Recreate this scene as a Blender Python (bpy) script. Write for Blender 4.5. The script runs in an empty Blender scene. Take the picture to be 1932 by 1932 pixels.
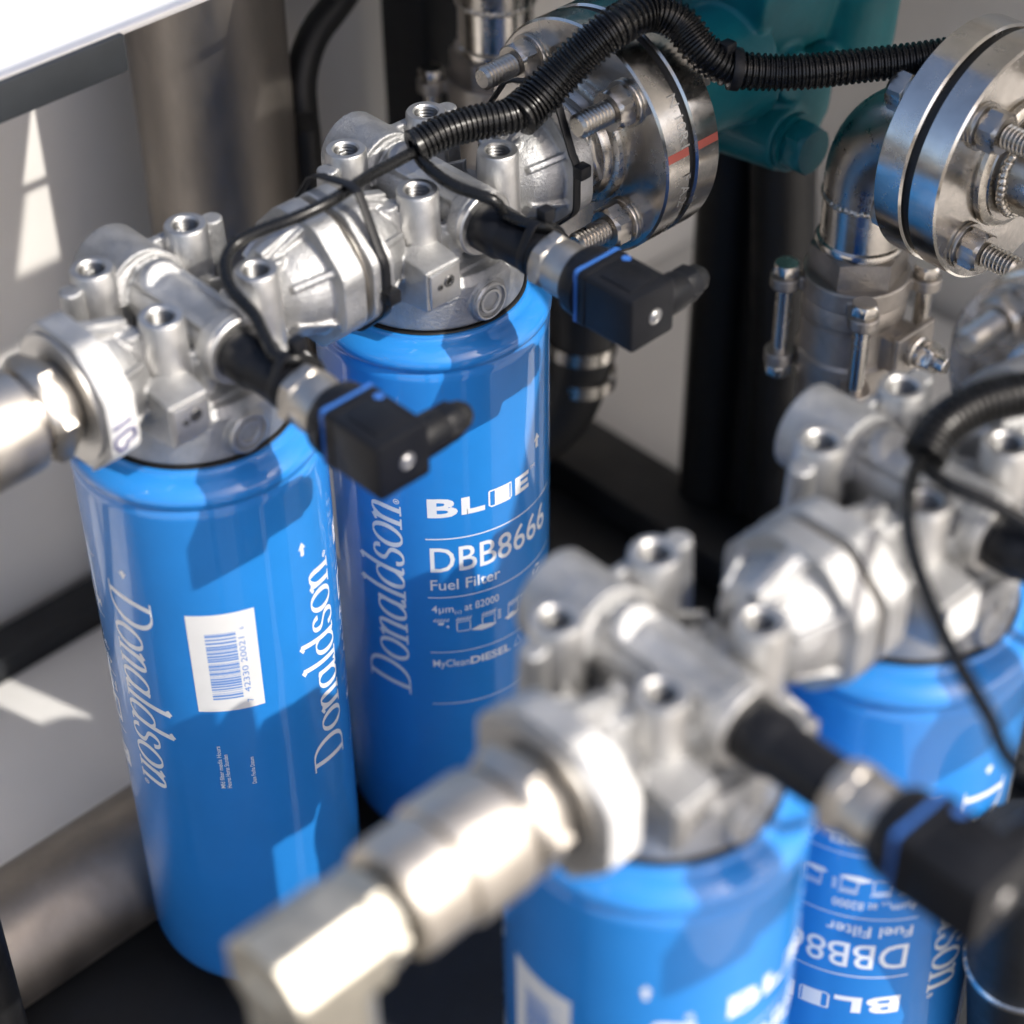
import bpy, bmesh, math, random
from mathutils import Vector, Matrix
from math import pi, sin, cos, radians as rad, hypot, atan2, sqrt

# ------------------------------------------------------------------ camera, sky, sun, exposure
scene = bpy.context.scene
COL = scene.collection
MM = 0.001                                   # everything below is written in millimetres
cam_d = bpy.data.cameras.new('camera'); cam = bpy.data.objects.new('camera', cam_d); COL.objects.link(cam)
scene.camera = cam
YAW, PITCH, ROLL = -0.7536, 0.7033, -0.0118
fwd = Vector((-sin(YAW)*cos(PITCH), cos(YAW)*cos(PITCH), -sin(PITCH)))
rgt = Vector((cos(YAW), sin(YAW), 0)); upv = rgt.cross(fwd)
r2 = rgt*cos(ROLL) + upv*sin(ROLL); u2 = upv*cos(ROLL) - rgt*sin(ROLL)
CAM = Vector((-412.45, -653.97, 501.80))
m = Matrix((r2, u2, -fwd)).transposed().to_4x4(); m.translation = CAM*MM
cam.matrix_world = m
cam_d.sensor_width = 36; cam_d.lens = 2067.65/1024*36
cam_d.clip_start = 0.02; cam_d.clip_end = 200
cam_d.dof.use_dof = True; cam_d.dof.focus_distance = 1.015; cam_d.dof.aperture_fstop = 3.9

SUN = Vector((0.30, -1.0, 0.95)).normalized()      # towards the sun
world = bpy.data.worlds.new('World'); scene.world = world; world.use_nodes = True
wn = world.node_tree.nodes; wl = world.node_tree.links
sky = wn.new('ShaderNodeTexSky'); sky.sky_type = 'NISHITA'; sky.sun_disc = False
sky.sun_elevation = math.asin(SUN.z); sky.sun_rotation = atan2(SUN.x, SUN.y)
sky.air_density = 0.75; sky.dust_density = 3.5; sky.ozone_density = 0.4
wn['Background'].inputs['Strength'].default_value = 0.15
wl.new(sky.outputs[0], wn['Background'].inputs['Color'])
sd = bpy.data.lights.new('sun', 'SUN'); sd.energy = 2.8; sd.angle = rad(0.53); sd.color = (1.0, 0.95, 0.87)
so = bpy.data.objects.new('sun', sd); COL.objects.link(so)
so.rotation_euler = (-SUN).to_track_quat('-Z', 'Y').to_euler()
vs = scene.view_settings
vs.view_transform = 'Standard'; vs.look = 'None'; vs.gamma = 1.0; vs.exposure = 0.78; vs.use_curve_mapping = False
scene.render.engine = 'CYCLES'
scene.cycles.max_bounces = 8; scene.cycles.glossy_bounces = 5; scene.cycles.diffuse_bounces = 4

# pixel of the 1932-wide picture -> point (used to place cables and the far things)
def at(px, py, axis, val):
    x = (px*1024/1932 - 512)/2067.65; y = (py*1024/1932 - 512)/2067.65
    d = r2*x - u2*y + fwd
    if axis == 'd': return CAM + d*val
    i = 'xyz'.index(axis)
    return CAM + d*((val - CAM[i])/d[i])

# ------------------------------------------------------------------ materials
MATS = {}
def mat(name, color, rough=0.5, metal=0.0, var=0.0, vscale=40, bump=0.0, bscale=300, coat=0.0, spec=0.5,
        rvar=0.0, stretch=(1,1,1), tint=None, coat_rough=0.05, spots=0.0):
    m = bpy.data.materials.new(name); m.use_nodes = True
    N, L = m.node_tree.nodes, m.node_tree.links
    p = N['Principled BSDF']
    p.inputs['Base Color'].default_value = (*color, 1); p.inputs['Roughness'].default_value = rough
    p.inputs['Metallic'].default_value = metal; p.inputs['Specular IOR Level'].default_value = spec
    p.inputs['Coat Weight'].default_value = coat; p.inputs['Coat Roughness'].default_value = coat_rough
    tc = N.new('ShaderNodeTexCoord'); mp = N.new('ShaderNodeMapping'); mp.inputs['Scale'].default_value = stretch
    L.new(tc.outputs['Object'], mp.inputs['Vector'])
    def noise(s, d=5, r=0.6):
        n = N.new('ShaderNodeTexNoise'); n.inputs['Scale'].default_value = s
        n.inputs['Detail'].default_value = d; n.inputs['Roughness'].default_value = r
        L.new(mp.outputs[0], n.inputs['Vector']); return n.outputs['Fac']
    if var or rvar:
        f = noise(vscale)
        if var:
            mx = N.new('ShaderNodeMix'); mx.data_type = 'RGBA'
            t = tint or color
            mx.inputs[6].default_value = (*[c*(1-var) for c in t], 1)
            mx.inputs[7].default_value = (*[min(1, c*(1+var)) for c in color], 1)
            mr0 = N.new('ShaderNodeMapRange'); mr0.inputs[1].default_value = 0.3; mr0.inputs[2].default_value = 0.7
            L.new(f, mr0.inputs[0]); L.new(mr0.outputs[0], mx.inputs[0])
            L.new(mx.outputs[2], p.inputs['Base Color'])
        if rvar:
            f2 = noise(vscale*2.3, 6, 0.7)
            mr = N.new('ShaderNodeMapRange'); mr.inputs[1].default_value = 0.25; mr.inputs[2].default_value = 0.75
            mr.inputs[3].default_value = max(0.02, rough-rvar); mr.inputs[4].default_value = rough+rvar
            L.new(f2, mr.inputs[0]); L.new(mr.outputs[0], p.inputs['Roughness'])
    if bump:
        b = N.new('ShaderNodeBump'); b.inputs['Strength'].default_value = bump; b.inputs['Distance'].default_value = 0.0006
        L.new(noise(bscale, 4, 0.65), b.inputs['Height']); L.new(b.outputs[0], p.inputs['Normal'])
    MATS[name] = m; return m
cast = mat('cast_aluminium', (0.46,0.462,0.462), 0.54, 1.0, 0.26, 38, 0.85, 700, rvar=0.12)
mach = mat('machined_aluminium', (0.54,0.535,0.525), 0.46, 1.0, 0.10, 90, 0.2, 700, rvar=0.08)
steel = mat('stainless_steel', (0.66,0.625,0.575), 0.22, 1.0, 0.22, 26, 0.08, 300, rvar=0.14)
steelb = mat('brushed_stainless', (0.50,0.47,0.43), 0.30, 1.0, 0.16, 35, 0.12, 260, rvar=0.12)
weld = mat('weld_bead', (0.60,0.56,0.50), 0.30, 1.0, 0.3, 150, 0.5, 300, rvar=0.12)
tubem = mat('dull_stainless_tube', (0.27,0.245,0.22), 0.50, 1.0, 0.25, 14, 0.10, 120, rvar=0.14, stretch=(1,1,0.35))
valvem = mat('cast_stainless', (0.43,0.40,0.37), 0.40, 1.0, 0.2, 60, 0.6, 700, rvar=0.10)
nickel = mat('nickel_plated_steel', (0.52,0.485,0.435), 0.42, 1.0, 0.12, 50, 0.08, 300, rvar=0.08)
zinc = mat('yellow_zinc_steel', (0.50,0.475,0.41), 0.50, 1.0, 0.14, 60, 0.06, 300, rvar=0.08)
blue = mat('blue_enamel', (0.018,0.215,0.62), 0.42, 0.0, 0.07, 14, 0.05, 60, spec=0.38, coat=1.0, coat_rough=0.045, rvar=0.08)
ink = mat('white_print', (0.78,0.80,0.82), 0.35, coat=0.3)
paper = mat('white_label_paper', (0.72,0.72,0.71), 0.6, 0, 0.03, 60, 0.05, 200)
barm = mat('blue_bar_ink', (0.12,0.26,0.60), 0.5)
penm = mat('blue_pen_ink', (0.02,0.02,0.12), 0.5)
printm = mat('dark_stamp_ink', (0.045,0.035,0.045), 0.5)
blackp = mat('black_plastic', (0.0055,0.006,0.008), 0.42, 0, 0.2, 60, 0.12, 600, rvar=0.08, spec=0.28)
blackr = mat('black_rubber', (0.006,0.0062,0.007), 0.5, 0, 0.3, 40, 0.1, 300, rvar=0.1)
conduitm = mat('black_conduit_plastic', (0.006,0.0062,0.0066), 0.27, 0, 0.2, 60, 0.03, 300, rvar=0.06, spec=0.35)
blackpaint = mat('black_painted_steel', (0.009,0.0105,0.013), 0.55, 0, 0.3, 20, 0.1, 120, rvar=0.1)
gasketm = mat('blue_gasket', (0.03,0.12,0.40), 0.5)
whitep = mat('white_painted_steel', (0.74,0.73,0.71), 0.38, 0, 0.04, 8, 0.04, 60, rvar=0.08)
edgem = mat('grey_edge_strip', (0.045,0.052,0.058), 0.6, 0, 0.2, 20)
wallm = mat('white_painted_wall', (0.76,0.735,0.70), 0.5, 0, 0.06, 5, 0.05, 40, rvar=0.08)
teal = mat('teal_machine_paint', (0.003,0.12,0.14), 0.42, 0, 0.15, 30, 0.25, 160, coat=0.12, rvar=0.08, spec=0.3)
redm = mat('red_stripe', (0.16,0.012,0.010), 0.5)
redmark = mat('red_mark', (0.52,0.13,0.10), 0.35, 0.4)
concrete = mat('pale_concrete', (0.46,0.435,0.40), 0.85, 0, 0.2, 3, 0.3, 40)
holem = mat('bore_shade', (0.16,0.16,0.16), 0.45, 1.0)  # aluminium darkened to stand in for the shade inside the holes

# ------------------------------------------------------------------ mesh helpers (millimetres)
def frame(axis):
    w = Vector(axis).normalized()
    h = Vector((0,0,1)) if abs(w.z) < 0.9 else Vector((0,1,0))
    u = h.cross(w).normalized(); v = w.cross(u)
    return u, v, w
AX = {'x': (1,0,0), '-x': (-1,0,0), 'y': (0,1,0), '-y': (0,-1,0), 'z': (0,0,1), '-z': (0,0,-1)}
class B:
    def __init__(s): s.v = []; s.f = []
    def add(s, vs, fs):
        o = len(s.v); s.v += [Vector(p) for p in vs]; s.f += [tuple(i+o for i in f) for f in fs]; return s
    def lathe(s, prof, org=(0,0,0), axis='z', n=32, close=False, a0=0.0):
        """prof: list of (radius, distance along axis)"""
        u, v, w = frame(AX.get(axis, axis)); org = Vector(org)
        vs, fs, rows = [], [], []
        for r, t in prof:
            if r < 1e-6: rows.append([len(vs)]); vs.append(org + w*t)
            else:
                rows.append(list(range(len(vs), len(vs)+n)))
                vs += [org + w*t + (u*cos(a0+2*pi*i/n) + v*sin(a0+2*pi*i/n))*r for i in range(n)]
        pr = list(zip(rows, rows[1:])) + ([(rows[-1], rows[0])] if close else [])
        for a, b in pr:
            for i in range(n):
                j = (i+1) % n
                if len(a) == 1 and len(b) == 1: continue
                if len(a) == 1: fs.append((a[0], b[j], b[i]))
                elif len(b) == 1: fs.append((a[i], a[j], b[0]))
                else: fs.append((a[i], a[j], b[j], b[i]))
        return s.add(vs, fs)
    def cyl(s, p0, p1, r, r1=None, n=32, ch=0.0, a0=0.0):
        p0 = Vector(p0); d = Vector(p1)-p0; l = d.length; r1 = r if r1 is None else r1
        pf = [(0,0), (r-ch,0)] + ([(r,ch)] if ch else []) + ([(r1,l-ch)] if ch else []) + [(r1-ch,l), (0,l)]
        return s.lathe(pf, p0, tuple(d), n, a0=a0)
    def hexn(s, p0, p1, af, ch=1.2, a0=0.0, bore=0.0):
        """hex nut with turned chamfers"""
        p0 = Vector(p0); d = Vector(p1)-p0; l = d.length; u, v, w = frame(d); R = af/2/cos(pi/6)
        n = 36; vs, fs = [], []
        def rad_at(a): 
            b = ((a - a0) % (pi/3)) - pi/6
            return af/2/cos(b)
        rows = []
        for t, mode in ((0,0), (ch,1), (l-ch,1), (l,0)):
            row = []
            for i in range(n):
                a = a0 + 2*pi*i/n; r = rad_at(a)
                if mode == 0: r = af/2*0.965
                tt = t
                if mode == 1:
                    k = (r - af/2)/(R - af/2)
                    tt = t + (ch*0.55*k if t < l/2 else -ch*0.55*k)
                row.append(len(vs)); vs.append(p0 + w*tt + (u*cos(a)+v*sin(a))*r)
            rows.append(row)
        for a, b in zip(rows, rows[1:]):
            for i in range(n): j = (i+1) % n; fs.append((a[i], a[j], b[j], b[i]))
        fs.append(tuple(reversed(rows[0]))); fs.append(tuple(rows[-1]))
        return s.add(vs, fs)
    def box(s, x0, x1, y0, y1, z0, z1):
        vs = [(x,y,z) for x in (x0,x1) for y in (y0,y1) for z in (z0,z1)]
        return s.add(vs, [(0,1,3,2), (4,6,7,5), (0,4,5,1), (2,3,7,6), (0,2,6,4), (1,5,7,3)])
    def hull8(s, a, b):
        """a, b: two quads of points (same winding)"""
        vs = list(a)+list(b)
        return s.add(vs, [(3,2,1,0), (4,5,6,7)] + [(i,(i+1)%4,4+(i+1)%4,4+i) for i in range(4)])
    def prism(s, poly, t0, t1, axis='x', org=(0,0,0)):
        """poly in the plane across axis: x -> (y,z), y -> (x,z), z -> (x,y)"""
        org = Vector(org); n = len(poly)
        def P(a, b, t): return org + Vector({'x': (t,a,b), 'y': (a,t,b), 'z': (a,b,t)}[axis])
        vs = [P(a,b,t0) for a,b in poly] + [P(a,b,t1) for a,b in poly]
        return s.add(vs, [tuple(range(n)), tuple(range(2*n-1, n-1, -1))] + [(i, n+i, n+(i+1)%n, (i+1)%n) for i in range(n)])
    def tube(s, pts, r, n=12, caps=True, rf=None, closed=False):
        pts = [Vector(p) for p in pts]; k = len(pts)
        u = None; vs = []; fs = []
        for i, p in enumerate(pts):
            if closed: t = (pts[(i+1)%k] - pts[i-1])
            else: t = pts[min(i+1,k-1)] - pts[max(i-1,0)]
            t.normalize()
            if u is None: u = frame(t)[0]
            u = (u - t*u.dot(t)).normalized(); v = t.cross(u)
            rr = rf(i) if rf else r
            vs += [p + (u*cos(2*pi*j/n)+v*sin(2*pi*j/n))*rr for j in range(n)]
        for i in range(k if closed else k-1):
            a = i*n; b = ((i+1) % k)*n
            for j in range(n): jj = (j+1)%n; fs.append((a+j, a+jj, b+jj, b+j))
        if caps and not closed: fs.append(tuple(range(n-1,-1,-1))); fs.append(tuple(range((k-1)*n, k*n)))
        return s.add(vs, fs)
    def ribbon(s, pts, w, t, side, closed=True):
        """flat strap: width w along vector(s) side, thickness t outward"""
        pts = [Vector(p) for p in pts]; k = len(pts); vs = []; fs = []
        sd_ = Vector(side).normalized()
        for i, p in enumerate(pts):
            tg = (pts[(i+1)%k]-pts[i-1]) if closed else (pts[min(i+1,k-1)]-pts[max(i-1,0)])
            nn = tg.cross(sd_).normalized()
            for a, b in ((-1,0), (1,0), (1,1), (-1,1)): vs.append(p + sd_*(a*w/2) + nn*(b*t))
        for i in range(k if closed else k-1):
            a = i*4; b = ((i+1)%k)*4
            for j in range(4): jj = (j+1)%4; fs.append((a+j, b+j, b+jj, a+jj))
        if not closed: fs += [(0,1,2,3), ((k-1)*4+3, (k-1)*4+2, (k-1)*4+1, (k-1)*4)]
        return s.add(vs, fs)
    def move(s, d=(0,0,0), rz=0.0):
        M = Matrix.Rotation(rz, 3, 'Z'); d = Vector(d)
        s.v = [M @ p + d for p in s.v]; return s
    def mesh(s, name, bevel=0.0, smooth=35, bseg=2):
        me = bpy.data.meshes.new(name)
        bm = bmesh.new()
        vv = [bm.verts.new(p*MM) for p in s.v]
        for f in s.f:
            try: bm.faces.new([vv[i] for i in f])
            except ValueError: pass
        bmesh.ops.recalc_face_normals(bm, faces=bm.faces)
        if bevel:
            es = [e for e in bm.edges if len(e.link_faces) == 2 and e.calc_face_angle(0) > rad(30)]
            bmesh.ops.bevel(bm, geom=es, offset=bevel*MM, segments=bseg, profile=0.5, affect='EDGES', clamp_overlap=True)
        bm.to_mesh(me); bm.free()
        me.shade_smooth()
        if smooth < 180: me.set_sharp_from_angle(angle=rad(smooth))
        return me

def obj(name, b, material, parent=None, bevel=0.0, smooth=35, bseg=2):
    me = b if isinstance(b, bpy.types.Mesh) else b.mesh(name, bevel, smooth, bseg)
    if not me.materials: me.materials.append(material)
    o = bpy.data.objects.new(name, me); COL.objects.link(o)
    if parent: o.parent = parent
    return o
def thing(name, label, cat, loc=(0,0,0), rz=0.0, group=None):
    o = bpy.data.objects.new(name, None); o.empty_display_size = 0.02; COL.objects.link(o)
    o.location = Vector(loc)*MM; o.rotation_euler = (0,0,rz)
    return tag(o, label, cat, group)
def tag(o, label, cat, group=None):
    o['label'] = label; o['category'] = cat
    if group: o['group'] = group
    return o
def struct(name, b, material, bevel=0.0):
    o = obj(name, b, material, None, bevel); o['kind'] = 'structure'; return o
def dup(root, loc, label, rz=None):
    def cp(o, par):
        c = o.copy(); COL.objects.link(c)
        if par: c.parent = par
        for ch in list(o.children): cp(ch, c)
        return c
    r = cp(root, None); r.location = Vector(loc)*MM; r['label'] = label
    if rz is not None: r.rotation_euler = (0,0,rz)
    return r
def spline(pts, step=3.0):
    """Catmull-Rom through the points"""
    P = [Vector(p) for p in pts]; P = [P[0]*2-P[1]] + P + [P[-1]*2-P[-2]]; out = []
    for i in range(1, len(P)-2):
        p0,p1,p2,p3 = P[i-1:i+3]; n = max(2, int((p2-p1).length/step))
        for k in range(n):
            t = k/n
            out.append(0.5*((2*p1) + (p2-p0)*t + (2*p0-5*p1+4*p2-p3)*t*t + (3*p1-p0-3*p2+p3)*t**3))
    out.append(P[-2]); return out
def remesh(b, voxel=0.9, smooth=3, fac=0.5):
    """casting: fuse overlapping solids into one skin with small fillets"""
    me = b.mesh('tmp', 0, 180); o = bpy.data.objects.new('tmp', me); COL.objects.link(o)
    md = o.modifiers.new('r', 'REMESH'); md.mode = 'VOXEL'; md.voxel_size = voxel*MM; md.adaptivity = 0
    sm = o.modifiers.new('s', 'SMOOTH'); sm.factor = fac; sm.iterations = smooth
    dg = bpy.context.evaluated_depsgraph_get(); dg.update()
    out = bpy.data.meshes.new_from_object(o.evaluated_get(dg))
    bpy.data.objects.remove(o); bpy.data.meshes.remove(me)
    out.shade_smooth(); return out
random.seed(7)
S = 145.3                                   # spacing of the heads along a row
ROW2 = Vector((-10.74, -300.86, 0))         # front row against the back row
FC = (-3.3, -6.4)                           # filter axis in head coordinates
PY, PZ = -13.0, -26.0                       # port axis in head coordinates

# ------------------------------------------------------------------ the setting
struct('ground', B().box(-9000,9000,-9000,9000,-640,-600), concrete)
struct('skid_floor', B().box(-700,900,-620,470,-470,-452), blackpaint, 1.0)
struct('white_tray', B().box(-690,150,108,262,-451.5,-440), whitep, 1.5)
struct('white_side_tray', B().box(452,750,-260,300,-451.5,-436), whitep, 1.5)
struct('back_wall', B().box(-700,900,302,314,-451,48), wallm, 1.0)
struct('side_wall', B().box(760,772,-380,301,-451,300), wallm, 1.0)
# unseen notched sheet, added above the picture to shade the pump end
struct('shade_sheet', B().prism([(296,-900),(980,-900),(980,380),(360,380),(360,-160),(296,-160),(296,-192),(338,-192),(338,-222),(296,-222)], 300, 312, 'z'), whitep, 1.5)
struct('wall_sun_blocker', B().prism([(-700,-264),(295.5,-264),(295.5,-160),(270,-160),(270,-222),(236,-222),(236,-160),(-700,-160)], 300.5, 311.5, 'z'), whitep, 1.5)  # unseen slotted strip, added to keep most sun off the back wall
# white cover panel with a dark grey strip along its front edge
cp_ = thing('cover_panel', 'white painted cover panel with dark edge strip, top left corner', 'panel', (-300,96,44))
obj('sheet', B().prism([(-400,2),(1100,2),(1100,205),(490,205),(490,6),(456,6),(456,205),(-400,205)], 12.6, 16, 'z'), whitep, cp_, 1.0)  # slot in the sheet is cut to let a sun patch onto the wall
obj('edge_strip', B().box(-400,351,-1.0,9,-4.0,14.8), edgem, cp_, 1.0)
tag(obj('frame_rail', B().box(-700,398,263,292,-451.8,-424), blackpaint, None, 2.0), 'black steel frame rail along the white wall, behind the left filter', 'rail')
tag(obj('frame_beam', B().box(398,451,-300,300,-451,-424), blackpaint, None, 2.0), 'black steel frame beam on the floor behind the Fuel Filter canister', 'beam')

# ------------------------------------------------------------------ filter heads
def octagon(ap, cy, cz, n=8):
    R = ap/cos(pi/n); return [(cy+R*cos(pi/n+2*pi*i/n), cz+R*sin(pi/n+2*pi*i/n)) for i in range(n)]
def roundoct(ap, r, cy=PY, cz=PZ, n=4):
    out = []
    for i in range(8):
        a = pi/8 + 2*pi*i/8; R = (ap-r)/cos(pi/8); cx, cz2 = cy+R*cos(a), cz+R*sin(a)
        for k in range(n+1):
            t = a - pi/8 + pi/4*k/n; out.append((cx+r*cos(t), cz2+r*sin(t)))
    return out
BOSS = [(25.5,25.6), (-25.5,25.6), (-25.5,-25.6), (25.5,-25.6)]
RIB = [(41.5,28.5), (-38.5,24.0), (-39.0,-19.5), (41.5,-17.5)]
def casting():
    b = B()
    fx, fy = FC
    b.lathe([(0,-68.4), (45.6,-68.4), (46.2,-67.5), (46.2,-46), (43,-42), (0,-42)], (fx,fy,0), 'z', 72)
    # deck
    b.hull8([(-44,-38,-50),(44,-38,-50),(44,38,-50),(-44,38,-50)], [(-38,-30,-41),(38,-30,-41),(40,34,-41),(-40,34,-41)])
    # flow passage and end flanges
    b.cyl((-50,-9,-42), (50,-9,-42), 15.5, n=40)
    for s in (-1,1):
        b.prism(roundoct(32.6,11), 58*s, 70.4*s, 'x')
        b.lathe([(0,36*s),(15,36*s),(21,42*s),(24,48*s),(26.5,58*s),(26.5,60*s),(0,60*s)], (0,PY,PZ-1), 'x', 40)
        # stiffening webs on the neck
        b.hull8([(36*s,PY-3,PZ-20),(36*s,PY+3,PZ-20),(36*s,PY+3,PZ+24),(36*s,PY-3,PZ+24)], [(58*s,PY-3,PZ-20),(58*s,PY+3,PZ-20),(58*s,PY+3,PZ+31),(58*s,PY-3,PZ+31)])
    # cross passage for the sensor and the blind port at the back
    b.cyl((0,-40.5,-22), (0,30,-22), 14.2, n=36)
    b.cyl((0,-41.0,-22), (0,-33,-22), 16.4, n=36)
    b.cyl((-2,22,-20), (-2,52,-20), 19.0, n=40)
    # back plate between the rear bosses with the arch rib in front of it
    b.hull8([(-26,27,-40),(26,27,-40),(26,35,-40),(-26,35,-40)], [(-26,29.5,-4.5),(26,29.5,-4.5),(26,34,-4.5),(-26,34,-4.5)])
    arch = [(16.5*cos(a), 20.0+4*sin(a), -22+16.5*sin(a)) for a in [pi*i/20 for i in range(21)]]
    b.tube(arch, 3.0, 10)
    b.lathe([(0,0),(11,0),(11.5,6),(9,9),(0,10)], (0,14,-16), (0,-0.75,0.65), 28)
    # pillars, ribs, webs
    for (x,y),(u,v) in zip(BOSS, RIB):
        b.lathe([(0,-50),(13.5,-50),(12.6,-43),(11.2,-38),(8.6,-33),(8.0,-15),(0,-15)], (x,y,0), 'z', 32)
        b.cyl((u,v,-48), (u,v,-5.0), 7.2, 5.2, n=22)
        dx, dy = u-x, v-y; l = hypot(dx,dy); nx, ny = -dy/l*3.2, dx/l*3.2
        b.hull8([(x+nx,y+ny,-44),(x-nx,y-ny,-44),(u-nx,v-ny,-44),(u+nx,v+ny,-44)], [(x+nx,y+ny,-9),(x-nx,y-ny,-9),(u-nx,v-ny,-9),(u+nx,v+ny,-9)])
    # sloping web from the front right pillar to the sensor passage
    b.hull8([(22,-30,-44),(10,-30,-44),(10,-20,-44),(22,-20,-44)], [(22,-28,-16),(8,-28,-24),(8,-22,-24),(22,-22,-16)])
    b.hull8([(-24,-31,-46),(-14,-38,-46),(-10,-34,-46),(-20,-26,-46)], [(-22,-30,-18),(-12,-38,-22),(-9,-35,-22),(-19,-27,-18)])
    # front ledge, square pad, drain boss, corner nub
    b.hull8([(-30,-49,-51),(34,-50,-51),(34,-30,-51),(-30,-30,-51)], [(-30,-44,-40),(32,-43,-42),(32,-28,-38),(-30,-28,-36)])
    b.hull8([(-45,-52.5,-46.5),(-24,-52.5,-46.5),(-24,-30,-50),(-45,-30,-50)], [(-45,-52.0,-25.5),(-24,-52.0,-25.5),(-22,-30,-24),(-43,-30,-24)])
    b.box(26,35,-49,-36,-50,-40)
    b.cyl((-7,-53.6,-57), (-7,-34,-57), 10.8, n=30)
    # knuckles and core marks left by the foundry
    for x,y,z,r in ((-14,4,-30,6),(13,6,-33,5),(20,2,-34,4.5),(-6,2,-34,5)):
        b.lathe([(0,-r),(r*.7,-r*.7),(r,0),(r*.7,r*.7),(0,r)], (x,y,z), 'z', 14)
    # fins on the necks, ribs along the cross passage, edge bead round the deck, core plugs
    for s in (-1,1):
        for g in (35, 100, 150, 205):
            a = rad(g); c_, s_ = cos(a), sin(a); ny, nz = -s_*1.5, c_*1.5
            def q(x, r): return [(x, PY+c_*10+ny, PZ+s_*10+nz), (x, PY+c_*10-ny, PZ+s_*10-nz), (x, PY+c_*r-ny, PZ+s_*r-nz), (x, PY+c_*r+ny, PZ+s_*r+nz)]
            b.hull8(q(40*s, 22), q(59*s, 31))
    for x in (-9.5, 9.5):
        b.hull8([(x-1.6,-34,-40),(x+1.6,-34,-40),(x+1.6,22,-40),(x-1.6,22,-40)], [(x-1.6,-32,-9.5),(x+1.6,-32,-9.5),(x+1.6,18,-9.5),(x-1.6,18,-9.5)])
    b.tube([(-37,-31,-41),(37,-31,-41),(40,0,-41),(38,34,-41),(-38,34,-41),(-40,0,-41)], 2.2, 8, closed=True)
    for x,y,z,r in ((-13,-34,-24,4.6),(14,-33,-27,4.2),(13,30,-14,4.8),(-14,31,-16,4.4),(33,6,-30,5.5),(-34,4,-31,5.0)):
        b.cyl((x,y,-46), (x,y,z), r+0.8, r, n=18)
    for x0,y0,x1,y1 in ((25,-25,14,-33),(-25,-25,-13,-34),(41,-17,33,6),(-39,-19,-34,4),(33,6,26,25),(-34,4,-26,25)):
        dx, dy = x1-x0, y1-y0; l = hypot(dx,dy); nx, ny = -dy/l*1.7, dx/l*1.7
        b.hull8([(x0+nx,y0+ny,-46),(x0-nx,y0-ny,-46),(x1-nx,y1-ny,-46),(x1+nx,y1+ny,-46)], [(x0+nx,y0+ny,-22),(x0-nx,y0-ny,-22),(x1-nx,y1-ny,-31),(x1+nx,y1+ny,-31)])
    return remesh(b, 0.7, 2)
CAST = casting(); CAST.name = 'casting'
def boss_mesh():
    b = B()
    pf = [(10.9,-40), (10.6,-30), (10.0,-1.0), (9.3,0), (6.6,0), (5.7,-1.0)]
    z = -1.2
    b.lathe(pf+[(5.8,-12)], (0,0,0), 'z', 36)
    q = [(5.75,-0.9)]
    for k in range(6): q += [(4.9,z-0.8), (5.65,z-1.6)]; z -= 1.75
    return b.mesh('threaded_boss', 0, 40), B().lathe(q+[(4.9,z-.4),(0,z-.6)], (0,0,0), 'z', 32).mesh('bore', 0, 30)
BOSSM, BOREM = boss_mesh()
def head(name, label, grp):
    t = thing(name, label, 'filter head', (0,0,0), 0, grp)
    obj('casting', CAST, cast, t)
    for x,y in BOSS:
        o = obj('threaded_boss', BOSSM, mach, t); o.location = Vector((x,y,0))*MM; obj('bore', BOREM, holem, o)
    for s in (-1,1):
        obj('port_ring', B().lathe([(19,70.2*s),(29,70.2*s),(29.5,70.6*s),(29.5,72.3*s),(19,72.3*s)], (0,PY,PZ), 'x', 48, close=True), mach, t)
    obj('sensor_seat', B().lathe([(9,0),(15.6,0),(16.2,-0.6),(16.2,-3.4),(15.4,-4.0),(9,-4.0)], (0,-40.2,-22), 'y', 40, close=True), mach, t)
    p = obj('drain_plug', B().lathe([(10.2,0),(10.2,-1.2),(9.4,-1.9),(8.6,-1.9),(8.3,-0.6),(6.6,-0.6),(6.2,-1.6),(5.0,-1.6),(4.6,-0.9),(4.6,3.0),(0,3.0)], (-7,-53.0,-57), 'y', 36), mach, t)
    obj('socket', B().prism([(-7+3.2*cos(pi/3*i), -57+3.2*sin(pi/3*i)) for i in range(6)], -51.2, -50.4, 'y'), holem, p)
    pad = obj('pad_face', B().prism([(-43.6,-45.1),(-25.6,-45.1),(-25.6,-27.1),(-43.6,-27.1)], -53.6, -52.0, 'y'), mach, t, 0.7)
    for dx_, r in ((-38,1.6), (-32.5,3.2)):
        obj('pilot_hole', B().lathe([(r,-0.5),(r*0.9,-0.9),(r*0.5,-0.9),(r*0.42,-0.3),(0,-0.3)], (dx_,-53.3,-35+(1.2 if r>2 else 0)), 'y', 16), holem, pad)
    return t
hg = 'cast filter heads in two rows'
head1 = head('filter_head', 'cast aluminium filter head in the back row with paper tag reading 1B', hg)
head2 = dup(head1, (S,0,0), 'cast aluminium filter head under the end of the corrugated conduit, beside the bolted flange')
head3 = dup(head1, ROW2, 'blurred cast aluminium filter head in the front row with the blank paper tag')
head4 = dup(head1, ROW2+Vector((S,0,0)), 'cast aluminium filter head at the right edge with white square sticker')
# o-ring joints between neighbouring heads
for i, o in enumerate((Vector((S/2,0,0)), ROW2+Vector((S/2,0,0)))):
    j = thing('port_joint', ('round joint ring between the two back row filter heads', 'round joint ring between the two front row filter heads')[i], 'joint ring', o+Vector((0,PY,PZ)), 0, 'joint rings')
    obj('ring', B().lathe([(20,-0.25),(31.4,-0.25),(32.0,-0.1),(32.0,0.1),(31.4,0.25),(20,0.25)], (0,0,0), 'x', 64, close=True), nickel, j)

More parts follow.
